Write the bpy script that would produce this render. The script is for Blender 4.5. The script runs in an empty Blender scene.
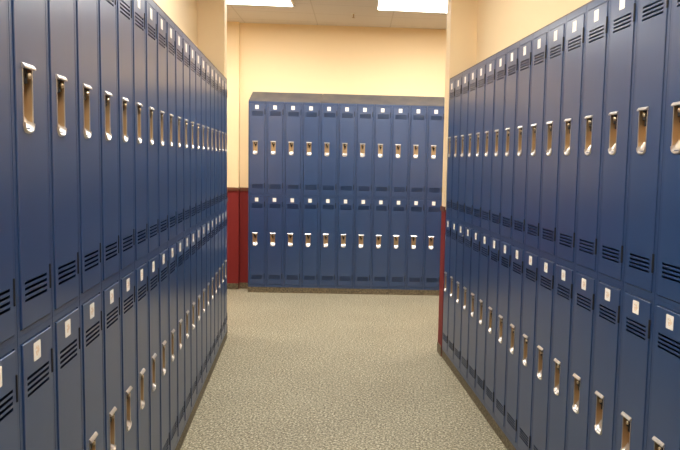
import bpy, bmesh, math
from mathutils import Matrix, Vector

sc = bpy.context.scene
C = bpy.context.collection

# ---------------------------------------------------------------- camera
EYE = 1.44
PITCH, ROLL = 0.08281, -0.02467
cam_data = bpy.data.cameras.new('camera')
cam_data.sensor_width = 36.0
cam_data.lens = 36.0 * 639.86 / 680.0
cam_data.shift_x = -75.0 / 680.0
cam_data.shift_y = -9.49 / 680.0
cam_data.clip_start = 0.05
cam = bpy.data.objects.new('camera', cam_data)
C.objects.link(cam)
right = Vector((1, 0, 0))
up = Vector((0, math.sin(PITCH), math.cos(PITCH)))
fwd = Vector((0, math.cos(PITCH), -math.sin(PITCH)))
r2 = right * math.cos(ROLL) - up * math.sin(ROLL)
u2 = right * math.sin(ROLL) + up * math.cos(ROLL)
cam.matrix_world = Matrix(((r2.x, u2.x, -fwd.x, 0), (r2.y, u2.y, -fwd.y, 0), (r2.z, u2.z, -fwd.z, EYE), (0, 0, 0, 1)))
sc.camera = cam

# ---------------------------------------------------------------- world, exposure, light levels
world = bpy.data.worlds.new('world')
sc.world = world
world.use_nodes = True
world.node_tree.nodes['Background'].inputs[0].default_value = (1.0, 0.85, 0.65, 1)
world.node_tree.nodes['Background'].inputs[1].default_value = 0.02
sc.view_settings.view_transform = 'Standard'
sc.view_settings.look = 'None'
sc.view_settings.gamma = 1.0
sc.view_settings.use_curve_mapping = False
sc.view_settings.exposure = 0.0
GLOW_STRENGTH = 27.0           # the panels' own milky glow
CROSS_POWER = 8.0            # lamp behind each panel of the cross corridor, watts
HALL_POWER = 5.0             # lamp behind each panel of the locker corridor, watts
CROSS_SPREAD = math.radians(150)
HALL_SPREAD = math.radians(180)
LAMP_COLOUR = (1.0, 0.96, 0.89, 1)


# ---------------------------------------------------------------- materials
def srgb(r, g, b):
    f = lambda c: (c / 255 / 12.92) if c / 255 <= 0.04045 else ((c / 255 + 0.055) / 1.055) ** 2.4
    return (f(r), f(g), f(b), 1)


def mat(name, col, rough=0.5, metal=0.0, spec=0.5):
    m = bpy.data.materials.new(name)
    m.use_nodes = True
    b = m.node_tree.nodes['Principled BSDF']
    b.inputs['Base Color'].default_value = col
    b.inputs['Roughness'].default_value = rough
    b.inputs['Metallic'].default_value = metal
    b.inputs['Specular IOR Level'].default_value = spec
    return m


def nodes(m):
    return m.node_tree.nodes, m.node_tree.links, m.node_tree.nodes['Principled BSDF']


def noise_tint(m, c1, c2, scale, lo=0.35, hi=0.65, detail=3, bump=0.0, coord='Object'):
    n, l, b = nodes(m)
    tc = n.new('ShaderNodeTexCoord')
    no = n.new('ShaderNodeTexNoise')
    no.inputs['Scale'].default_value = scale
    no.inputs['Detail'].default_value = detail
    cr = n.new('ShaderNodeValToRGB')
    cr.color_ramp.elements[0].position = lo
    cr.color_ramp.elements[1].position = hi
    cr.color_ramp.elements[0].color = c1
    cr.color_ramp.elements[1].color = c2
    l.new(tc.outputs[coord], no.inputs['Vector'])
    l.new(no.outputs['Fac'], cr.inputs['Fac'])
    l.new(cr.outputs['Color'], b.inputs['Base Color'])
    if bump:
        bp = n.new('ShaderNodeBump')
        bp.inputs['Strength'].default_value = bump
        bp.inputs['Distance'].default_value = 0.002
        l.new(no.outputs['Fac'], bp.inputs['Height'])
        l.new(bp.outputs['Normal'], b.inputs['Normal'])
    return m


BLUE = noise_tint(mat('blue_enamel', srgb(52, 72, 118), 0.30, 0, 1.0), srgb(31, 60, 103), srgb(35, 65, 109), 6, 0.3, 0.7)
BLUE_FRAME = noise_tint(mat('blue_enamel_frame', srgb(50, 70, 114), 0.34, 0, 0.9), srgb(29, 57, 99), srgb(33, 62, 105), 6, 0.3, 0.7)
DUSTY = noise_tint(mat('dusty_blue_enamel', srgb(80, 84, 100), 0.6), srgb(76, 76, 84), srgb(94, 91, 90), 9, 0.3, 0.7)
CHROME = mat('polished_steel', (0.64, 0.62, 0.60, 1), 0.33, 0.95)
BRONZE = mat('bronze_plate', (0.56, 0.41, 0.24, 1), 0.45, 0.8)
DARKMETAL_AND_SHADE = mat('dark_steel_and_shade', srgb(14, 14, 18), 0.6, 0.0)  # dark fittings; on the hinges its black is the cutout's shade
PAPER = mat('paper', srgb(240, 238, 232), 0.75)
CEIL = mat('ceiling_board', srgb(226, 212, 190), 0.9)
WHITE_METAL = mat('white_metal', srgb(235, 230, 220), 0.5)
RAIL = mat('stained_rail', srgb(96, 52, 34), 0.5)


def paper_printed():
    """White number sticker with an unreadable pale tan print at its middle."""
    m = mat('printed_paper', srgb(240, 238, 232), 0.75)
    n, l, b = nodes(m)
    tc = n.new('ShaderNodeTexCoord')
    no = n.new('ShaderNodeTexNoise')
    no.inputs['Scale'].default_value = 160
    mp = n.new('ShaderNodeVectorMath'); mp.operation = 'LENGTH'
    l.new(tc.outputs['Object'], mp.inputs[0])
    l.new(tc.outputs['Object'], no.inputs['Vector'])
    lt = n.new('ShaderNodeMath'); lt.operation = 'LESS_THAN'; lt.inputs[1].default_value = 0.0115
    l.new(mp.outputs['Value'], lt.inputs[0])
    gt = n.new('ShaderNodeMath'); gt.operation = 'GREATER_THAN'; gt.inputs[1].default_value = 0.47
    l.new(no.outputs['Fac'], gt.inputs[0])
    mu = n.new('ShaderNodeMath'); mu.operation = 'MULTIPLY'
    l.new(lt.outputs[0], mu.inputs[0]); l.new(gt.outputs[0], mu.inputs[1])
    mx = n.new('ShaderNodeMixRGB')
    mx.inputs[1].default_value = srgb(242, 238, 230)
    mx.inputs[2].default_value = srgb(232, 210, 184)
    l.new(mu.outputs[0], mx.inputs['Fac'])
    l.new(mx.outputs[0], b.inputs['Base Color'])
    return m


PRINT = paper_printed()


def wall_paint():
    """Cream paint above a dark red painted wainscot."""
    m = mat('wall_paint', srgb(250, 228, 168), 0.6, 0, 0.3)
    n, l, b = nodes(m)
    g = n.new('ShaderNodeNewGeometry')
    s = n.new('ShaderNodeSeparateXYZ')
    l.new(g.outputs['Position'], s.inputs[0])
    gt = n.new('ShaderNodeMath'); gt.operation = 'GREATER_THAN'; gt.inputs[1].default_value = 1.10
    l.new(s.outputs['Z'], gt.inputs[0])
    mx = n.new('ShaderNodeMixRGB')
    mx.inputs[1].default_value = srgb(122, 34, 34)
    mx.inputs[2].default_value = srgb(241, 216, 174)
    l.new(gt.outputs[0], mx.inputs['Fac'])
    l.new(mx.outputs[0], b.inputs['Base Color'])
    no = n.new('ShaderNodeTexNoise'); no.inputs['Scale'].default_value = 60
    bp = n.new('ShaderNodeBump'); bp.inputs['Strength'].default_value = 0.08; bp.inputs['Distance'].default_value = 0.002
    l.new(g.outputs['Position'], no.inputs['Vector'])
    l.new(no.outputs['Fac'], bp.inputs['Height']); l.new(bp.outputs['Normal'], b.inputs['Normal'])
    return m


WALL = wall_paint()


def speckle(name, dark, mid, light, scale, rough):
    m = mat(name, mid, rough, 0, 0.35)
    n, l, b = nodes(m)
    g = n.new('ShaderNodeNewGeometry')
    n1 = n.new('ShaderNodeTexNoise'); n1.inputs['Scale'].default_value = scale; n1.inputs['Detail'].default_value = 4; n1.inputs['Roughness'].default_value = 0.8
    l.new(g.outputs['Position'], n1.inputs['Vector'])
    cr = n.new('ShaderNodeValToRGB')
    e = cr.color_ramp.elements
    e[0].position = 0.33; e[0].color = dark
    e[1].position = 0.67; e[1].color = light
    k = e.new(0.5); k.color = mid
    l.new(n1.outputs['Fac'], cr.inputs['Fac'])
    n2 = n.new('ShaderNodeTexNoise'); n2.inputs['Scale'].default_value = 2.2; n2.inputs['Detail'].default_value = 3
    l.new(g.outputs['Position'], n2.inputs['Vector'])
    mr = n.new('ShaderNodeMapRange'); mr.inputs[1].default_value = 0.3; mr.inputs[2].default_value = 0.7
    mr.inputs[3].default_value = 0.93; mr.inputs[4].default_value = 1.05
    l.new(n2.outputs['Fac'], mr.inputs[0])
    mx = n.new('ShaderNodeVectorMath'); mx.operation = 'SCALE'
    l.new(cr.outputs['Color'], mx.inputs[0]); l.new(mr.outputs[0], mx.inputs['Scale'])
    l.new(mx.outputs['Vector'], b.inputs['Base Color'])
    bp = n.new('ShaderNodeBump'); bp.inputs['Strength'].default_value = 0.15; bp.inputs['Distance'].default_value = 0.002
    l.new(n1.outputs['Fac'], bp.inputs['Height']); l.new(bp.outputs['Normal'], b.inputs['Normal'])
    return m


FLOOR = speckle('speckled_floor', srgb(44, 41, 32), srgb(137, 130, 107), srgb(232, 224, 200), 85, 0.6)
PLINTH = speckle('speckled_base', srgb(56, 49, 38), srgb(100, 90, 70), srgb(146, 134, 110), 80, 0.6)


def lamp_glow():
    m = bpy.data.materials.new('lamp_diffuser')
    m.use_nodes = True
    n = m.node_tree.nodes
    n.clear()
    o = n.new('ShaderNodeOutputMaterial'); e = n.new('ShaderNodeEmission')
    e.inputs[0].default_value = LAMP_COLOUR
    e.inputs[1].default_value = GLOW_STRENGTH
    m.node_tree.links.new(e.outputs[0], o.inputs[0])
    return m


GLOW = lamp_glow()


# ---------------------------------------------------------------- mesh helpers
class MB:
    def __init__(self):
        self.v, self.f, self.m = [], [], []

    def quad(self, pts, mi=0):
        i = len(self.v)
        self.v += [tuple(p) for p in pts]
        self.f.append(tuple(range(i, i + len(pts))))
        self.m.append(mi)

    def box(self, x0, x1, y0, y1, z0, z1, mi=0):
        i = len(self.v)
        self.v += [(x0, y0, z0), (x1, y0, z0), (x1, y1, z0), (x0, y1, z0), (x0, y0, z1), (x1, y0, z1), (x1, y1, z1), (x0, y1, z1)]
        for q in ((0, 3, 2, 1), (4, 5, 6, 7), (0, 1, 5, 4), (1, 2, 6, 5), (2, 3, 7, 6), (3, 0, 4, 7)):
            self.f.append(tuple(i + k for k in q)); self.m.append(mi)

    def bevel_box(self, x0, x1, y0, y1, z0, z1, b, mi=0):
        """Box whose front (low y) edges are chamfered."""
        i = len(self.v)
        self.v += [(x0 + b, y0, z0 + b), (x1 - b, y0, z0 + b), (x1 - b, y0, z1 - b), (x0 + b, y0, z1 - b),
                   (x0, y0 + b, z0), (x1, y0 + b, z0), (x1, y0 + b, z1), (x0, y0 + b, z1),
                   (x0, y1, z0), (x1, y1, z0), (x1, y1, z1), (x0, y1, z1)]
        fs = [(0, 1, 2, 3), (11, 10, 9, 8)]
        for k in range(4):
            a, b2 = k, (k + 1) % 4
            fs.append((a + 4, b2 + 4, b2, a)); fs.append((a + 8, b2 + 8, b2 + 4, a + 4))
        for q in fs:
            self.f.append(tuple(i + k for k in q)); self.m.append(mi)

    def prism(self, poly, z0, z1, mi=0):
        n = len(poly); i = len(self.v)
        self.v += [(p[0], p[1], z0) for p in poly] + [(p[0], p[1], z1) for p in poly]
        self.f.append(tuple(i + k for k in reversed(range(n)))); self.m.append(mi)
        self.f.append(tuple(i + n + k for k in range(n))); self.m.append(mi)
        for k in range(n):
            a, b = k, (k + 1) % n
            self.f.append((i + a, i + b, i + n + b, i + n + a)); self.m.append(mi)

    def lathe(self, prof, cx, cy, cz, axis='z', seg=16, mi=0):
        i = len(self.v)
        for r, h in prof:
            for k in range(seg):
                a = 2 * math.pi * k / seg
                p = (r * math.cos(a), r * math.sin(a), h)
                if axis == 'y':
                    p = (p[0], p[2], -p[1])
                self.v.append((cx + p[0], cy + p[1], cz + p[2]))
        for j in range(len(prof) - 1):
            for k in range(seg):
                a, b = k, (k + 1) % seg
                self.f.append((i + j * seg + a, i + j * seg + b, i + (j + 1) * seg + b, i + (j + 1) * seg + a)); self.m.append(mi)
        self.f.append(tuple(i + k for k in reversed(range(seg)))); self.m.append(mi)
        self.f.append(tuple(i + (len(prof) - 1) * seg + k for k in range(seg))); self.m.append(mi)

    def mesh(self, name, mats, merge=True):
        me = bpy.data.meshes.new(name)
        me.from_pydata(self.v, [], self.f)
        for m in mats:
            me.materials.append(m)
        for p, mi in zip(me.polygons, self.m):
            p.material_index = mi
        bm = bmesh.new(); bm.from_mesh(me)
        if merge:
            bmesh.ops.remove_doubles(bm, verts=bm.verts, dist=1e-5)
        bmesh.ops.recalc_face_normals(bm, faces=bm.faces)
        bm.to_mesh(me); bm.free()
        me.update()
        return me


def obj(name, me, parent=None, loc=(0, 0, 0)):
    o = bpy.data.objects.new(name, me)
    C.objects.link(o)
    o.location = loc
    if parent:
        o.parent = parent
    return o


def tag(o, label, cat, group=None):
    o['label'] = label
    o['category'] = cat
    if group:
        o['group'] = group
    return o


def struct(name, mb, mats):
    o = obj(name, mb.mesh(name, mats, merge=False))
    o['kind'] = 'structure'
    return o


# ---------------------------------------------------------------- plan of the place
S = 0.62
W = 0.305 * S                      # width of one locker column


class Row:
    """A row's own frame: columns n along it (left to right seen from its front), d into the wall."""
    def __init__(self, x, y, ux, uy):
        self.o = Vector((x * S, y * S)); self.u = Vector((ux, uy)); self.n = Vector((-uy, ux))
        self.rot = math.atan2(uy, ux)

    def p(self, n, d=0.0):
        q = self.o + self.u * (n * W) + self.n * d
        return (q.x, q.y)


tl, tr, tb = -0.17659, -0.17510, 0.03225
LEFT = Row(-1.33908, 2.23796, math.sin(tl), math.cos(tl))
RIGHT = Row(0.38461, 7.39477, -math.sin(tr), -math.cos(tr))
BACK = Row(-2.72929, 10.98164, math.cos(tb), math.sin(tb))
DEPTH = 0.19
CEIL_Z = 2.885
WALL_L, WALL_R, WALL_B = 0.222, 0.196, 0.2

# ---------------------------------------------------------------- structure
m = MB(); m.prism([(-6, -4), (5, -4), (5, 9), (-6, 9)], -0.1, 0.0)
struct('floor', m, [FLOOR])


def ceiling_material():
    m = mat('ceiling_tiles', srgb(224, 214, 200), 0.9, 0, 0.2)
    n, l, b = nodes(m)
    tc = n.new('ShaderNodeTexCoord')
    mp = n.new('ShaderNodeMapping')
    mp.inputs['Location'].default_value = (1.235, 0.08, 0)
    mp.inputs['Rotation'].default_value = (0, 0, -0.09)
    l.new(tc.outputs['Object'], mp.inputs[0])
    br = n.new('ShaderNodeTexBrick')
    br.offset = 0.0
    br.inputs['Scale'].default_value = 1.0
    br.inputs['Brick Width'].default_value = 0.775
    br.inputs['Row Height'].default_value = 0.39
    br.inputs['Mortar Size'].default_value = 0.006
    br.inputs['Color1'].default_value = srgb(224, 216, 206)
    br.inputs['Color2'].default_value = srgb(222, 214, 204)
    br.inputs['Mortar'].default_value = srgb(208, 199, 186)
    l.new(mp.outputs[0], br.inputs['Vector'])
    l.new(br.outputs['Color'], b.inputs['Base Color'])
    return m


m = MB(); m.prism([(-6, -4), (5, -4), (5, 9), (-6, 9)], CEIL_Z, CEIL_Z + 0.1)
struct('ceiling', m, [ceiling_material()])

m = MB(); m.prism([BACK.p(-1.2, WALL_B), BACK.p(26, WALL_B), BACK.p(26, WALL_B + 0.2), BACK.p(-1.2, WALL_B + 0.2)], 0, CEIL_Z)
m.prism([BACK.p(-24, WALL_B - 0.045), BACK.p(-1.2, WALL_B - 0.045), BACK.p(-1.2, WALL_B + 0.2), BACK.p(-24, WALL_B + 0.2)], 0, CEIL_Z)
struct('wall_back', m, [WALL])
m = MB()
m.prism([LEFT.p(-28, WALL_L), LEFT.p(19.57, WALL_L), LEFT.p(19.57, WALL_L + 0.3), LEFT.p(-28, WALL_L + 0.3)], 0, CEIL_Z)
m.prism([LEFT.p(19.57, 0.022), LEFT.p(20.4, 0.022), LEFT.p(20.4, 4.2), LEFT.p(19.57, 4.2)], 0, CEIL_Z)
struct('wall_left', m, [WALL])
m = MB()
m.prism([RIGHT.p(-0.5, WALL_R), RIGHT.p(45, WALL_R), RIGHT.p(45, WALL_R + 0.3), RIGHT.p(-0.5, WALL_R + 0.3)], 0, CEIL_Z)
m.prism([RIGHT.p(-1.2, 0), RIGHT.p(-0.5, 0), RIGHT.p(-0.5, 4.0), RIGHT.p(-1.2, 4.0)], 0, CEIL_Z)
struct('wall_right', m, [WALL])
m = MB(); m.prism([(-3.5, -3.2), (4, -3.2), (4, -3.0), (-3.5, -3.0)], 0, CEIL_Z)
struct('wall_front', m, [WALL])
m = MB(); m.prism([(-5.6, 4.0), (-5.4, 4.0), (-5.4, 8), (-5.6, 8)], 0, CEIL_Z)
struct('wall_corridor_left', m, [WALL])
m = MB(); m.prism([(4.0, 4.0), (4.2, 4.0), (4.2, 8), (4.0, 8)], 0, CEIL_Z)
struct('wall_corridor_right', m, [WALL])


def strip(name, row, n0, n1, d, t, z0, z1, material):
    mm = MB(); mm.prism([row.p(n0, d - t), row.p(n1, d - t), row.p(n1, d - 0.0005), row.p(n0, d - 0.0005)], z0, z1)
    return struct(name, mm, [material])


# chair rail and speckled base round the ends of the walls and along the back wall
strip('trim_1', BACK, -24, -1.2, WALL_B - 0.045, 0.014, 1.085, 1.12, RAIL)
strip('trim_2', BACK, -1.2, -0.48, WALL_B, 0.014, 1.085, 1.12, RAIL)
strip('trim_3', RIGHT, -1.2, -0.5, 0, 0.01, 1.085, 1.12, RAIL)
strip('trim_4', LEFT, 19.57, 20.4, 0.022, 0.01, 1.085, 1.12, RAIL)
strip('trim_5', BACK, 10.6, 26, WALL_B, 0.014, 1.085, 1.12, RAIL)
strip('baseboard_back', BACK, -24, -1.2, WALL_B - 0.045, 0.008, 0, 0.065, PLINTH)
strip('baseboard_back_2', BACK, -1.2, -0.48, WALL_B, 0.008, 0, 0.065, PLINTH)
strip('baseboard_back_3', BACK, 10.6, 26, WALL_B, 0.008, 0, 0.065, PLINTH)
strip('baseboard_right', RIGHT, -1.2, -0.5, 0, 0.006, 0, 0.075, PLINTH)
strip('baseboard_left', LEFT, 19.57, 20.4, 0.022, 0.006, 0, 0.075, PLINTH)

PL_TOP = 0.0595


def plinth(name, row, n0, n1, depth):
    mm = MB(); mm.prism([row.p(n0, 0.002), row.p(n1, 0.002), row.p(n1, depth), row.p(n0, depth)], 0, PL_TOP)
    o = obj(name, mm.mesh(name, [PLINTH])); o['kind'] = 'structure'
    return o


L0, L1 = -2, 19
R0, R1 = 0, 17
B0, B1 = 0, 10
plinth('trim_6', LEFT, L0 - 0.475, L1 + 0.525, WALL_L - 0.002)
plinth('trim_7', RIGHT, R0 - 0.475, R1 + 0.525, WALL_R - 0.002)
plinth('trim_8', BACK, B0 - 0.475, B1 + 0.525, WALL_B - 0.002)

# ---------------------------------------------------------------- ceiling lights
def troffer(x, y, rot, label, power, sx=0.76, sy=0.5):
    t = bpy.data.objects.new('ceiling_light', None); C.objects.link(t)
    t.location = (x, y, CEIL_Z - 0.0205); t.rotation_euler = (0, 0, rot)
    tag(t, label, 'ceiling light', 'fluorescent ceiling panels')
    f = MB(); w = 0.018
    for a in ((-sx / 2, sx / 2, -sy / 2, -sy / 2 + w), (-sx / 2, sx / 2, sy / 2 - w, sy / 2),
              (-sx / 2, -sx / 2 + w, -sy / 2 + w, sy / 2 - w), (sx / 2 - w, sx / 2, -sy / 2 + w, sy / 2 - w)):
        f.box(a[0], a[1], a[2], a[3], 0, 0.02)
    obj('frame', f.mesh('troffer_frame', [WHITE_METAL]), t)
    d = MB(); d.box(-sx / 2 + w, sx / 2 - w, -sy / 2 + w, sy / 2 - w, 0.004, 0.018)
    obj('diffuser', d.mesh('troffer_diffuser', [GLOW]), t)
    la = bpy.data.lights.new('tube_light', 'AREA')
    la.shape = 'RECTANGLE'; la.size = sx - 2 * w; la.size_y = sy - 2 * w
    la.energy = power; la.color = LAMP_COLOUR[:3]; la.spread = CROSS_SPREAD if power == CROSS_POWER else HALL_SPREAD
    obj('tube_light', la, t, (0, 0, 0.002))
    return t


troffer(-1.535, 5.87, 0.075, 'lit fluorescent ceiling panel above the left part of the cross corridor', CROSS_POWER)
troffer(-0.015, 5.97, 0.09, 'lit fluorescent ceiling panel above the right part of the cross corridor', CROSS_POWER)
for k, (x, y, r, lb) in enumerate(((-0.62, 3.55, 0.17, 'ceiling panel over the far part of the locker corridor'),
                                   (-0.35, 1.95, 0.17, 'ceiling panel over the middle of the locker corridor'),
                                   (-0.07, 0.35, 0.17, 'ceiling panel just above the viewer in the locker corridor'),
                                   (0.21, -1.3, 0.17, 'ceiling panel behind the viewer in the locker corridor'),
                                   (-3.15, 5.95, 0.08, 'ceiling panel in the hidden left arm of the cross corridor'),
                                   (1.55, 6.25, 0.09, 'ceiling panel in the hidden right arm of the cross corridor'))):
    troffer(x, y, r, 'lit fluorescent ' + lb, HALL_POWER if k < 4 else CROSS_POWER)

# sprinkler
t = bpy.data.objects.new('sprinkler_head', None); C.objects.link(t)
t.location = (-0.654, 6.439, CEIL_Z - 0.0005)
tag(t, 'small metal sprinkler head on the ceiling between the two lit panels', 'sprinkler')
m = MB(); m.lathe([(0.022, -0.006), (0.024, -0.003), (0.024, 0.0)], 0, 0, 0)
obj('escutcheon', m.mesh('escutcheon', [WHITE_METAL]), t)
m = MB(); m.lathe([(0.016, -0.042), (0.016, -0.039), (0.005, -0.036), (0.005, -0.014), (0.008, -0.006)], 0, 0, 0)
obj('deflector', m.mesh('deflector', [BRONZE]), t)

# ---------------------------------------------------------------- one locker's meshes (origin: middle of the door's foot, y into the wall)
DOOR_H = 0.944
DW = 0.077
HX, HW = -0.0214, 0.024            # pull's centre and half width
HZ0, HZ1 = 0.424, 0.550
SLOTS = [z - 0.0063 for z in (0.0990, 0.0865, 0.0740, 0.0615)] + [z - 0.0063 for z in (0.868, 0.8555, 0.843, 0.8305)]


def door_mesh():
    mb = MB()
    b = 0.0012
    xs = sorted([-DW, -DW + b, -0.059, HX - HW, HX + HW, 0.059, DW - b, DW])
    zs = sorted([0, b, HZ0, HZ1, DOOR_H - b, DOOR_H] + [s for s in SLOTS] + [s + 0.0063 for s in SLOTS])
    T = 0.012

    def P(x, z):
        y = b if (abs(x) > DW - 1e-6 or z < 1e-6 or z > DOOR_H - 1e-6) else 0.0
        return (x, y, z)
    for i in range(len(xs) - 1):
        for k in range(len(zs) - 1):
            x0, x1, z0, z1 = xs[i], xs[i + 1], zs[k], zs[k + 1]
            cx, cz = (x0 + x1) / 2, (z0 + z1) / 2
            if abs(cx - HX) < HW and HZ0 < cz < HZ1:
                continue
            if abs(cx) < 0.059 and any(s < cz < s + 0.0063 for s in SLOTS):
                continue
            mb.quad([P(x0, z0), P(x1, z0), P(x1, z1), P(x0, z1)])
    for i in range(len(xs) - 1):       # skirts
        for z in (0, DOOR_H):
            mb.quad([(xs[i], b, z), (xs[i + 1], b, z), (xs[i + 1], T, z), (xs[i], T, z)])
    for k in range(len(zs) - 1):
        for x in (-DW, DW):
            mb.quad([(x, b, zs[k]), (x, b, zs[k + 1]), (x, T, zs[k + 1]), (x, T, zs[k])])
    for s in SLOTS:                    # pressed louver blades turning inwards
        mb.quad([(-0.059, 0, s + 0.0063), (0.059, 0, s + 0.0063), (0.059, 0.009, s + 0.0005), (-0.059, 0.009, s + 0.0005)])
    return mb.mesh('door', [BLUE])


def frame_mesh(zb, zt):
    mb = MB()
    e = 0.0936
    xl, xr = -0.0803, 0.0786
    zl, zh = -0.0018, DOOR_H + 0.0032
    mb.box(-e, xl, 0.0028, 0.0065, zb, zt)
    mb.box(xr, e, 0.0028, 0.0065, zb, zt)
    mb.box(xl, xr, 0.0028, 0.0065, zb, zl)
    mb.box(xl, xr, 0.0028, 0.0065, zh, zt)
    mb.box(-e, -e + 0.0015, 0.0065, DEPTH, zb, zt)
    mb.box(e - 0.0015, e, 0.0065, DEPTH, zb, zt)
    mb.box(-e + 0.0015, e - 0.0015, DEPTH - 0.0015, DEPTH, zb, zt)
    mb.box(-e + 0.0015, e - 0.0015, 0.02, DEPTH - 0.0015, zb, zb + 0.0015)
    mb.box(-e + 0.0015, e - 0.0015, 0.02, DEPTH - 0.0015, zt - 0.0015, zt)
    return mb.mesh('cabinet_frame', [BLUE_FRAME], merge=False)


def handle_mesh():
    mb = MB()
    x0, x1 = -HW, HW
    D = 0.022
    # pocket
    mb.quad([(x0, D, 0.442), (x1, D, 0.442), (x1, D, HZ1), (x0, D, HZ1)], 1)
    mb.quad([(x0, 0, HZ0), (x0, D, HZ0), (x0, D, HZ1), (x0, 0, HZ1)], 1)
    mb.quad([(x1, 0, HZ0), (x1, D, HZ0), (x1, D, HZ1), (x1, 0, HZ1)], 1)
    mb.quad([(x0, 0, HZ1), (x1, 0, HZ1), (x1, D, HZ1), (x0, D, HZ1)], 1)
    # side rims
    mb.bevel_box(x0 - 0.0012, x0 + 0.0010, -0.0016, 0.0006, 0.430, 0.549, 0.0005, 0)
    mb.bevel_box(x1 - 0.0010, x1 + 0.0012, -0.0016, 0.0006, 0.430, 0.549, 0.0005, 0)
    # hood across the top
    hx0, hx1 = x0 - 0.0045, x1 + 0.0045
    prof = [(0.0006, 0.5585), (-0.0020, 0.5580), (-0.0075, 0.5510), (-0.0075, 0.5475), (0.0006, 0.5475)]
    i = len(mb.v)
    mb.v += [(hx0, y, z) for y, z in prof] + [(hx1, y, z) for y, z in prof]
    mb.f += [(i, i + 1, i + 2, i + 3, i + 4), (i + 9, i + 8, i + 7, i + 6, i + 5)]; mb.m += [0, 0]
    for k in range(5):
        q = (k + 1) % 5
        mb.f.append((i + k, i + 5 + k, i + 5 + q, i + q)); mb.m.append(0)
    # rounded lip at the foot and the scoop behind it
    N = 12
    outer, inner, back = [], [], []
    for k in range(N + 1):
        a = math.pi + math.pi * k / N
        c, s = math.cos(a), math.sin(a)
        c = math.copysign(abs(c) ** 0.72, c); s = -abs(s) ** 0.8
        outer.append((0.0268 * c, 0.0006, 0.434 + 0.0225 * s))
        inner.append((0.0222 * c, -0.0042, 0.4345 + 0.0175 * s))
        back.append((0.0238 * c, D - 0.0005, 0.456 + 0.007 * s))
    mid = [((o[0] + i[0]) / 2 * 1.02, -0.0046, (o[2] + i[2]) / 2) for o, i in zip(outer, inner)]
    deep = [((i[0] + b[0]) / 2, 0.009, 0.4395 + (i[2] - 0.4345) * 0.55) for i, b in zip(inner, back)]
    rings = [outer, mid, inner, deep, back]
    for A, B in zip(rings, rings[1:]):
        for k in range(N):
            mb.quad([A[k], A[k + 1], B[k + 1], B[k]], 0)
    # screw in the back plate
    mb.lathe([(0.0032, 0.0), (0.0032, 0.0012)], 0, D - 0.0018, 0.492, 'y', 10, 2)
    me = mb.mesh('pull_handle', [CHROME, BRONZE, DARKMETAL_AND_SHADE])
    return me


def latch_mesh():
    mb = MB()
    mb.bevel_box(-0.011, 0.011, 0.003, 0.0215, 0.517, 0.5495, 0.002, 0)
    mb.bevel_box(-0.006, 0.006, 0.0075, 0.0215, 0.500, 0.517, 0.0015, 0)
    mb.lathe([(0.0030, 0.0), (0.0058, -0.003), (0.0066, -0.006), (0.0052, -0.0085), (0.0015, -0.0095)], 0.006, 0.004, 0.534, 'y', 14, 1)
    return mb.mesh('latch', [DARKMETAL_AND_SHADE, BRASS])


BRASS = mat('worn_brass', (0.62, 0.52, 0.36, 1), 0.3, 1.0)


def rounded_sticker():
    mb = MB()
    hx, hz, r = 0.0185, 0.0205, 0.003
    pts = []
    for cx, cz, a0 in ((hx - r, -hz + r, -90), (hx - r, hz - r, 0), (-hx + r, hz - r, 90), (-hx + r, -hz + r, 180)):
        for k in range(4):
            a = math.radians(a0 + 30 * k)
            pts.append((cx + r * math.cos(a), cz + r * math.sin(a)))
    n = len(pts)
    mb.quad([(x, -0.0006, z) for x, z in pts])
    mb.quad([(x, -0.0001, z) for x, z in reversed(pts)])
    for k in range(n):
        a, b = pts[k], pts[(k + 1) % n]
        mb.quad([(a[0], -0.0006, a[1]), (b[0], -0.0006, b[1]), (b[0], -0.0001, b[1]), (a[0], -0.0001, a[1])])
    return mb


def hinge_mesh():  # near-black colour stands in for the shade of the frame cutout
    mb = MB()
    mb.lathe([(0.0030, 0.0), (0.0036, 0.001), (0.0036, 0.056), (0.0030, 0.057)], DW + 0.0004, 0.0012, 0, 'z', 10)
    mb.box(DW - 0.0032, DW - 0.0002, -0.0004, 0.0004, 0.001, 0.056)
    return mb.mesh('hinge', [DARKMETAL_AND_SHADE], merge=False)


door_me, handle_me, latch_me, hinge_me = door_mesh(), handle_mesh(), latch_mesh(), hinge_mesh()
upper_frame_me = frame_mesh(-0.0143, 0.971)
lower_frame_me = frame_mesh(-0.0319, 0.9619)
sticker_plain = rounded_sticker().mesh('number_sticker', [PAPER])
sticker_print = rounded_sticker().mesh('number_sticker_printed', [PRINT])


def make_locker(frame_me, sticker_me):
    t = bpy.data.objects.new('locker', None); C.objects.link(t)
    obj('cabinet_frame', frame_me, t)
    d = obj('door', door_me, t)
    h = obj('pull_handle', handle_me, d, (HX, 0, 0)); h['label'] = 'recessed chrome and bronze pull'
    la = obj('latch', latch_me, d, (HX, 0, 0)); la['label'] = 'dark latch with brass knob'
    s = obj('number_sticker', sticker_me, d, (-0.0047, 0, 0.912)); s['label'] = 'white number sticker'
    for z in (0.059, 0.835):
        g = obj('hinge', hinge_me, d, (0, 0, z)); g['label'] = 'hinge coloured dark as its shaded cutout'
    return t


def copy_locker(src):
    r = src.copy(); C.objects.link(r)
    for ch in src.children:
        c = ch.copy(); C.objects.link(c); c.parent = r
        for g in ch.children:
            e = g.copy(); C.objects.link(e); e.parent = c
    return r


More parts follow.
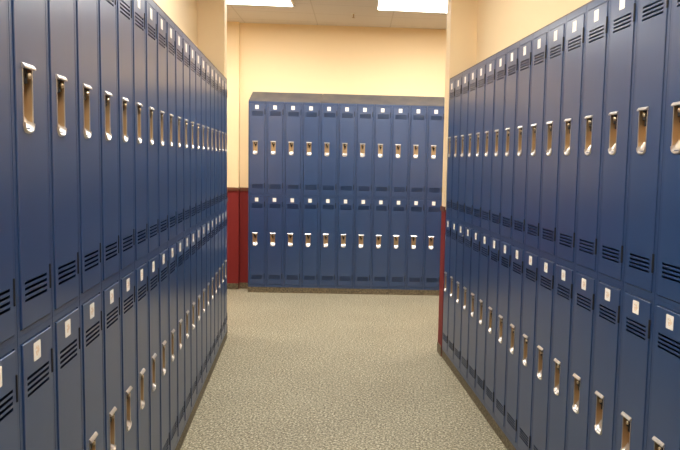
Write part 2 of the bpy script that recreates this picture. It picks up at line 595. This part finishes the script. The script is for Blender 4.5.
ORD = ['', 'first', 'second', 'third', 'fourth', 'fifth', 'sixth', 'seventh', 'eighth', 'ninth', 'tenth', 'eleventh', 'twelfth',
       'thirteenth', 'fourteenth', 'fifteenth', 'sixteenth', 'seventeenth', 'eighteenth', 'nineteenth', 'twentieth',
       'twenty-first', 'twenty-second']
UP_Z, LOW_Z = EYE - 0.371, EYE - 1.3476
protos = {}
rows = (('left', LEFT, L0, L1), ('right', RIGHT, R0, R1), ('back', BACK, B0, B1))
bpy.context.view_layer.update()
for side, row, n0, n1 in rows:
    for tier, z, fm in (('upper', UP_Z, upper_frame_me), ('lower', LOW_Z, lower_frame_me)):
        for n in range(n0, n1 + 1):
            sm = sticker_print if (tier == 'lower' and side != 'back') else sticker_plain
            key = (tier, sm.name)
            if key not in protos:
                protos[key] = o = make_locker(fm, sm)
            else:
                o = copy_locker(protos[key])
            x, y = row.p(n + 0.025)
            o.location = (x, y, z)
            o.rotation_euler = (0, 0, row.rot)
            if side == 'back':
                where = ORD[n + 1] + ' from the left in the row across the end'
            elif side == 'left':
                where = ORD[n1 - n + 1] + ' from the far end of the left row'
            else:
                where = ORD[n + 1] + ' from the far end of the right row'
            tag(o, tier + ' blue locker, ' + where, 'locker', '%s tier of the %s locker row' % (tier, side if side != 'back' else 'end'))


# ---------------------------------------------------------------- sloping tops
def slope_top(row, n0, n1, depth, label, joints=()):
    length = (n1 - n0) * W
    mb = MB()
    g = 0.0012
    cuts = [0] + [(j - n0) * W for j in joints] + [length]
    for a, b in zip(cuts, cuts[1:]):
        i = len(mb.v)
        prof = [(0.003, 0.0), (0.003, 0.006), (depth - 0.001, 0.006 + RISE * depth / 0.2), (depth - 0.001, 0.0)]
        n = 4
        for xx in (a + g, b - g):
            mb.v += [(xx, y, z) for y, z in prof]
        mb.f.append(tuple(i + k for k in range(n))); mb.m.append(0)
        mb.f.append(tuple(i + n + k for k in reversed(range(n)))); mb.m.append(0)
        for k in range(n):
            p, q = k, (k + 1) % n
            mb.f.append((i + p, i + n + p, i + n + q, i + q)); mb.m.append(0)
    x, y = row.p(n0)
    o = obj('sloping_locker_top', mb.mesh('sloping_locker_top', [DUSTY]), None, (x, y, EYE + 0.6005))
    o.rotation_euler = (0, 0, row.rot)
    tag(o, label, 'locker top')
    return o


RISE = 0.112
slope_top(LEFT, L0 - 0.475, L1 + 0.525, WALL_L, 'sloping metal top along the left locker row', (7.525, 13.525))
slope_top(RIGHT, R0 - 0.475, R1 + 0.525, WALL_R, 'sloping metal top along the right locker row', (4.525, 10.525))
slope_top(BACK, -0.475, 3.52, WALL_B, 'short left section of the dusty sloping top across the end lockers')
slope_top(BACK, 3.53, 10.525, WALL_B, 'long right section of the dusty sloping top across the end lockers')
